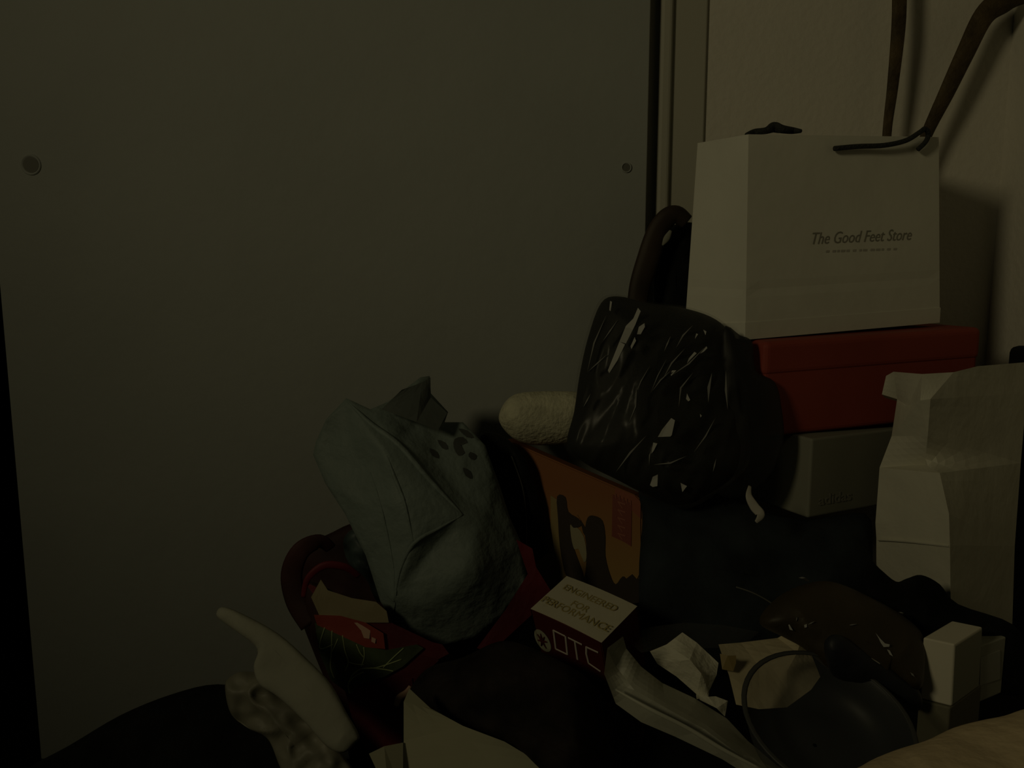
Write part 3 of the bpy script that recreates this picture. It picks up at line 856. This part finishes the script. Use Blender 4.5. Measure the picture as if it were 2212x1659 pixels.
# ------------------------------------------------------------ dark clothes at the bottom centre
bm = pillow_bm([(892, 1478), (930, 1440), (1000, 1420), (1080, 1385), (1150, 1400), (1250, 1450), (1300, 1500), (1350, 1550), (1440, 1620), (1520, 1700), (1240, 1700), (1110, 1612), (1000, 1570), (930, 1532), (888, 1505)], lambda x, y: .815 - (y - 1400) * .0004 + (1150 - x) * .00018 + max(0, x - 1240) * .0009, .03, .015, spine=[(1020, 1520), (1250, 1640)], amp=.007, freq=(22, 14, 22), seed=13, rings=24)
tag(link('dark_clothes', bm, M['dark_red_cloth'], None, True), 'heap of dark mottled brown-black fabric at the bottom centre below the small maroon box', 'clothes')
bm = pillow_bm([(-40, 1740), (60, 1660), (150, 1610), (260, 1545), (370, 1500), (470, 1478), (560, 1500), (640, 1570), (700, 1650), (710, 1760), (400, 1900), (0, 1850)], lambda x, y: .98 - (y - 1500) * .0004, .04, .06, spine=[(250, 1700), (560, 1640)], amp=.006, freq=(12, 10, 12), seed=17)
tag(link('black_sack', bm, M['black_cloth'], None, True), 'rounded black sack on the floor in the bottom left corner', 'sack')

# ------------------------------------------------------------ white things bottom left
bm = pillow_bm([(468, 1322), (482, 1311), (520, 1324), (600, 1368), (665, 1425), (715, 1478), (748, 1538), (776, 1588), (768, 1606), (742, 1626), (705, 1612), (655, 1556), (600, 1505), (560, 1478), (548, 1440), (556, 1402), (516, 1368), (474, 1338)], lambda x, y: .85 - (y - 1400) * .0002, .014, .016, spine=[(495, 1330), (600, 1410), (660, 1480), (738, 1590)], amp=.0022, freq=(20, 12, 20), seed=19, rings=16, power=.28)
tag(link('white_wrapper', bm, M['white_cloth'], None, True), 'long white cloth-like wrapper narrowing to a finger tip, leaning at lower left', 'wrapper')
bm = pillow_bm([(486, 1482), (500, 1460), (530, 1450), (570, 1460), (620, 1490), (680, 1550), (735, 1620), (770, 1700), (640, 1730), (604, 1655), (578, 1596), (534, 1572), (498, 1540)], lambda x, y: .885 - (y - 1500) * .0002, .02, .015, spine=[(525, 1500), (620, 1590), (680, 1670)], amp=.011, freq=(24, 16, 34), seed=23, rings=22, n=8, power=.35)
tag(link('plastic_bag', bm, mat('milky_plastic', (0.30, 0.29, 0.22), .5, .3, nscale=16, namt=.2), None, True), 'crumpled milky plastic bag just below the long white wrapper', 'bag')

# cream carton, bottom
A = at(872, 1518, .74); 
V = [(872, 1516, .745), (884, 1487, .76), (930, 1530, .75), (1000, 1568, .74), (1090, 1602, .73), (1190, 1662, .71), (1240, 1720, .70), (872, 1720, .70), (872, 1600, .725)]
t = thing('cream_carton', 'open cream cardboard carton with a flap at the bottom edge, left of centre', 'carton', at(1000, 1720, .72))
link('side', facet_bm(V, [(0, 1, 2), (0, 2, 3, 8), (8, 3, 4), (8, 4, 5, 7), (7, 5, 6)], depth=.01, cuts=2, amp=.0006, freq=10, shrink=.97), M['cream'], t)
V = [(797, 1628, .70), (830, 1612, .71), (871, 1604, .722), (871, 1720, .69), (840, 1720, .68)]
link('flap', facet_bm(V, [(0, 1, 2, 3, 4)], depth=.006, cuts=1, shrink=.99), M['cream'], t)

# ------------------------------------------------------------ clear bag and its contents, bottom right
t = thing('clear_bag', 'see-through plastic bag lying open at the bottom centre-right around paper scraps', 'bag', at(1500, 1700, .72))
V = [(1345, 1375, .745), (1312, 1400, .745), (1305, 1455, .745), (1330, 1520, .755), (1385, 1560, .745), (1460, 1592, .735), (1560, 1640, .72), (1640, 1690, .70), (1780, 1700, .69),
     (1352, 1400, .76), (1385, 1440, .77), (1430, 1475, .78), (1500, 1508, .77), (1570, 1552, .755), (1615, 1600, .74), (1680, 1655, .72),
     (1330, 1440, .765), (1370, 1490, .745), (1440, 1530, .73), (1520, 1575, .72), (1590, 1625, .705)]
fs = [(0, 1, 16, 9), (1, 2, 16), (2, 3, 17, 16), (16, 17, 10, 9), (3, 4, 17), (4, 5, 18, 17), (17, 18, 11, 10), (5, 6, 19, 18), (18, 19, 12, 11), (19, 13, 12), (6, 7, 20, 19), (19, 20, 14, 13), (7, 8, 15, 20), (20, 15, 14)]
link('front_film', facet_bm(V, fs, depth=.010, cuts=4, amp=.003, freq=30, seed=6, shrink=.99, relax=1), M['clear'], t)
link('fold_ridge', tube_bm([at(x, y, q) for x, y, q in [(1330, 1490, .74), (1400, 1530, .72), (1480, 1570, .71), (1560, 1618, .70), (1640, 1660, .69)]], [.001, .002, .002, .002, .0012], flat=.6), M['clear'], t, True)
V = [(1345, 1375, .85), (1400, 1355, .86), (1480, 1345, .87), (1560, 1350, .87), (1640, 1365, .87), (1600, 1400, .865), (1520, 1400, .86), (1440, 1400, .85), (1385, 1410, .84)]
link('back_film', facet_bm(V, [(0, 1, 7, 8), (1, 2, 6, 7), (2, 3, 5, 6), (3, 4, 5)], depth=.004, cuts=3, amp=.003, freq=30, shrink=1), M['film'], t)

t = thing('paper_scrap', 'crumpled white tissue paper lying in the clear bag at the bottom', 'tissue', at(1490, 1500, .79))
V = [(1404, 1407, .80), (1440, 1392, .80), (1474, 1366, .805), (1505, 1388, .80), (1552, 1432, .79), (1548, 1458, .785), (1532, 1492, .78), (1530, 1508, .775), (1505, 1500, .78), (1462, 1462, .79), (1420, 1434, .80), (1490, 1425, .775), (1515, 1455, .770), (1505, 1510, .768)]
link('sheet', facet_bm(V, [(0, 1, 11, 10), (1, 2, 3, 11), (3, 4, 5, 11), (5, 6, 12, 11), (10, 11, 9), (11, 12, 8, 9), (12, 6, 7, 8), (8, 7, 13)], depth=.012, cuts=3, amp=.0015, freq=60, seed=2, shrink=.9), M['tissue'], t)
V = [(1506, 1500, .768), (1530, 1505, .765), (1546, 1504, .768), (1572, 1514, .765), (1566, 1548, .76), (1548, 1530, .758), (1512, 1512, .762)]
link('torn_end', facet_bm(V, [(0, 1, 5, 6), (1, 2, 3, 5), (3, 4, 5)], depth=.006, cuts=2, amp=.001, freq=60), M['tissue'], t)

V = [(1552, 1392, .82), (1600, 1388, .83), (1680, 1378, .84), (1716, 1358, .815), (1734, 1370, .82), (1752, 1412, .81), (1772, 1462, .79), (1752, 1490, .78), (1700, 1528, .77), (1640, 1532, .765), (1590, 1522, .77), (1575, 1460, .79), (1722, 1410, .80), (1700, 1450, .79), (1640, 1440, .80)]
tag(link('kraft_bag', facet_bm(V, [(0, 1, 14, 11), (1, 2, 12, 14), (2, 3, 4, 12), (4, 5, 12), (12, 5, 6, 13), (14, 12, 13), (13, 6, 7, 8), (14, 13, 8, 9), (11, 14, 9, 10)], depth=.03, cuts=3, amp=.002, freq=30, seed=9, shrink=.9), M['kraft']), 'brown paper bag, flattened, behind the white tissue in the clear bag', 'paper bag')
tag(link('price_tag', facet_bm([(1555, 1412, .795), (1572, 1416, .79), (1590, 1416, .79), (1590, 1432, .788), (1584, 1450, .785), (1560, 1446, .787)], [(0, 1, 2, 3, 4, 5)], depth=.003, cuts=1), M['ochre']), 'small pale paper tab between the white tissue and the brown paper bag', 'tag')

# round clear tub
t = thing('plastic_tub', 'round clear plastic tub lying at the bottom right inside the plastic', 'tub', at(1780, 1600, .70))
cO = at(1790, 1552, .70)
cn = Vector((0.10, -0.42, 0.90)).normalized()
ux = (Vector((1, 0, 0)) - cn * cn.x).normalized(); uy = cn.cross(ux)
def ring_pts(r_, d_): return [cO + ux * math.cos(k / 48 * 2 * math.pi) * r_ + uy * math.sin(k / 48 * 2 * math.pi) * r_ * .95 - cn * d_ for k in range(48)]
bm = bmesh.new()
rs = [[bm.verts.new(p) for p in ring_pts(a_, d_)] for a_, d_ in ((.078, 0), (.074, .004), (.070, .022), (.062, .040), (.040, .042), (.002, .042))]
for i in range(len(rs) - 1):
    for k in range(48): bm.faces.new((rs[i][k], rs[i][(k + 1) % 48], rs[i + 1][(k + 1) % 48], rs[i + 1][k]))
link('bowl', bm, M['tub'], t, True)
bm = bmesh.new()
rp = ring_pts(.078, 0)
rings = []
for k in range(48):
    p = rp[k]; rad_ = (p - cO).normalized()
    rings.append([bm.verts.new(p + rad_ * math.cos(a_) * .0026 + cn * math.sin(a_) * .0012) for a_ in (0, 1.05, 2.1, 3.14, 4.2, 5.25)])
for k in range(48):
    for j in range(6): bm.faces.new((rings[k][j], rings[k][(j + 1) % 6], rings[(k + 1) % 48][(j + 1) % 6], rings[(k + 1) % 48][j]))
link('rim', bm, M['rim'], t, True)

# brown glossy wrapped item
OLW = [(1640, 1345), (1668, 1300), (1720, 1268), (1790, 1255), (1870, 1285), (1950, 1330), (1995, 1375), (1998, 1440), (1985, 1490), (1920, 1460), (1900, 1478), (1800, 1450), (1735, 1400), (1690, 1375)]
t = thing('wrapped_parcel', 'brown parcel in glossy clear plastic, left of the little white box', 'parcel', at(1850, 1490, .80))
link('contents', pillow_bm(OLW, lambda x, y: .81 - (y - 1300) * .0003, .03, .02, spine=[(1740, 1330), (1930, 1410)], amp=.004, freq=(24, 14, 24), seed=29), M['brown_gloss'], t, True)
YW = skin(t.children[0])
glints('crease_glint', [[(1701, 1344), (1706, 1350), (1713, 1362), (1706, 1360)], [(1737, 1350), (1743, 1348), (1743, 1355), (1738, 1356)],
     [(1887, 1362), (1902, 1380), (1912, 1390), (1922, 1392), (1921, 1397), (1906, 1398), (1900, 1388)], [(1916, 1403), (1922, 1405), (1929, 1418), (1922, 1414)]], YW, M['film_facet'], t)
glints('fine_glint', [sliver(1744, 1350, 1760, 1342, 1.5), sliver(1830, 1351, 1852, 1348, 1.3), sliver(1722, 1332, 1720, 1342, 1.3), sliver(1725, 1248, 1740, 1248, 2.0), sliver(1966, 1452, 1976, 1462, 2.0), sliver(1940, 1322, 1952, 1324, 1.2)], YW, M['film_line'], t)
# black pouch
bm = pillow_bm([(1780, 1400), (1790, 1375), (1815, 1372), (1850, 1395), (1900, 1430), (1960, 1465), (1990, 1500), (1985, 1535), (1930, 1510), (1860, 1478), (1800, 1460)], .755, .015, .012, spine=[(1810, 1410), (1950, 1495)], amp=.003, freq=(24, 14, 24), seed=31)
t = thing('pouch', 'soft black pouch lying between the glossy brown parcel and the round clear tub', 'pouch', at(1890, 1520, .77))
link('body', bm, M['navy2'], t, True)
link('seam', tube_bm([at(x, y, q) for x, y, q in [(1838, 1400, .752), (1862, 1412, .750), (1885, 1425, .749), (1900, 1434, .749)]], .0010), M['ink2'], t, True)

# ------------------------------------------------------------ little white box
Oc = at(2055, 1526, .76)
Hc = at(2062, 1392, .76)
Lc = at(1987, 1520, .775); Rc = at(2112, 1516, .80)
t = thing('small_box', 'little white box standing upright with the shade of one side coloured grey, bottom right beside the blanket', 'box', Oc)
Uu = Vector((Rc.x - Oc.x, Rc.y - Oc.y, 0)); Ww = Vector((Lc.x - Oc.x, Lc.y - Oc.y, 0))
link('carton', obox(Oc, Uu, Ww, Hc - Oc, 0.0015, 2), M['small_white'], t)
n = Uu.cross(Vector((0, 0, 1))).normalized()
if n.dot(CAM - Oc) < 0: n = -n
Hz = Vector((0, 0, (Hc - Oc).length))
link('side_shade', obox(Oc + Uu * .02 + Hz * .02 + n * .0002, Uu * .96, -n * .0006, Hz * .94 + (Hc - Oc - Hz) * .94), M['small_grey'], t)  # grey panel puts the shade of this white side into colour
Bz = Oc.z - .0005
tag(link('flat_box', obox(Vector((Oc.x, Oc.y, TZ)) - Uu * .04, Uu * 1.15, Ww * 1.02, Vector((0, 0, Bz - TZ)), .0015, 2), mat('dim_card', (.20, .19, .13), .7)), 'dim tan box lying under the little white box', 'box')
O2 = at(2108, 1520, .807)
U2 = Vector((.040, .022, 0)); H2 = Vector((0, 0, at(2108, 1396, .807).z - O2.z))
t = thing('small_box', 'small grey box with a paler sticker, right behind the little white box', 'box', O2)
n2 = U2.cross(Vector((0, 0, 1))).normalized()
if n2.dot(CAM - O2) < 0: n2 = -n2
link('carton', obox(O2, U2, -n2 * .05, H2, .0012, 2), M['small_grey'], t)
decal('label_sticker', [(2116, 1420), (2158, 1404), (2158, 1466), (2114, 1480)], O2, n2, mat('sticker_grey', (0.45, .45, .38), .6), t, .0012)

# ------------------------------------------------------------ beige blanket
bm = pillow_bm([(1780, 1720), (1860, 1655), (1930, 1622), (2000, 1600), (2060, 1572), (2120, 1556), (2170, 1546), (2230, 1528), (2400, 1500), (2500, 1700), (2300, 1900), (1950, 1900)], lambda x, y: .62 - (y - 1550) * .0004, .05, .05, spine=[(2100, 1740), (2300, 1680)], amp=.007, freq=(18, 14, 26), seed=37, rings=22, power=.45)
tag(link('blanket', bm, M['blanket'], None, True), 'rumpled beige blanket in the bottom right corner', 'blanket')
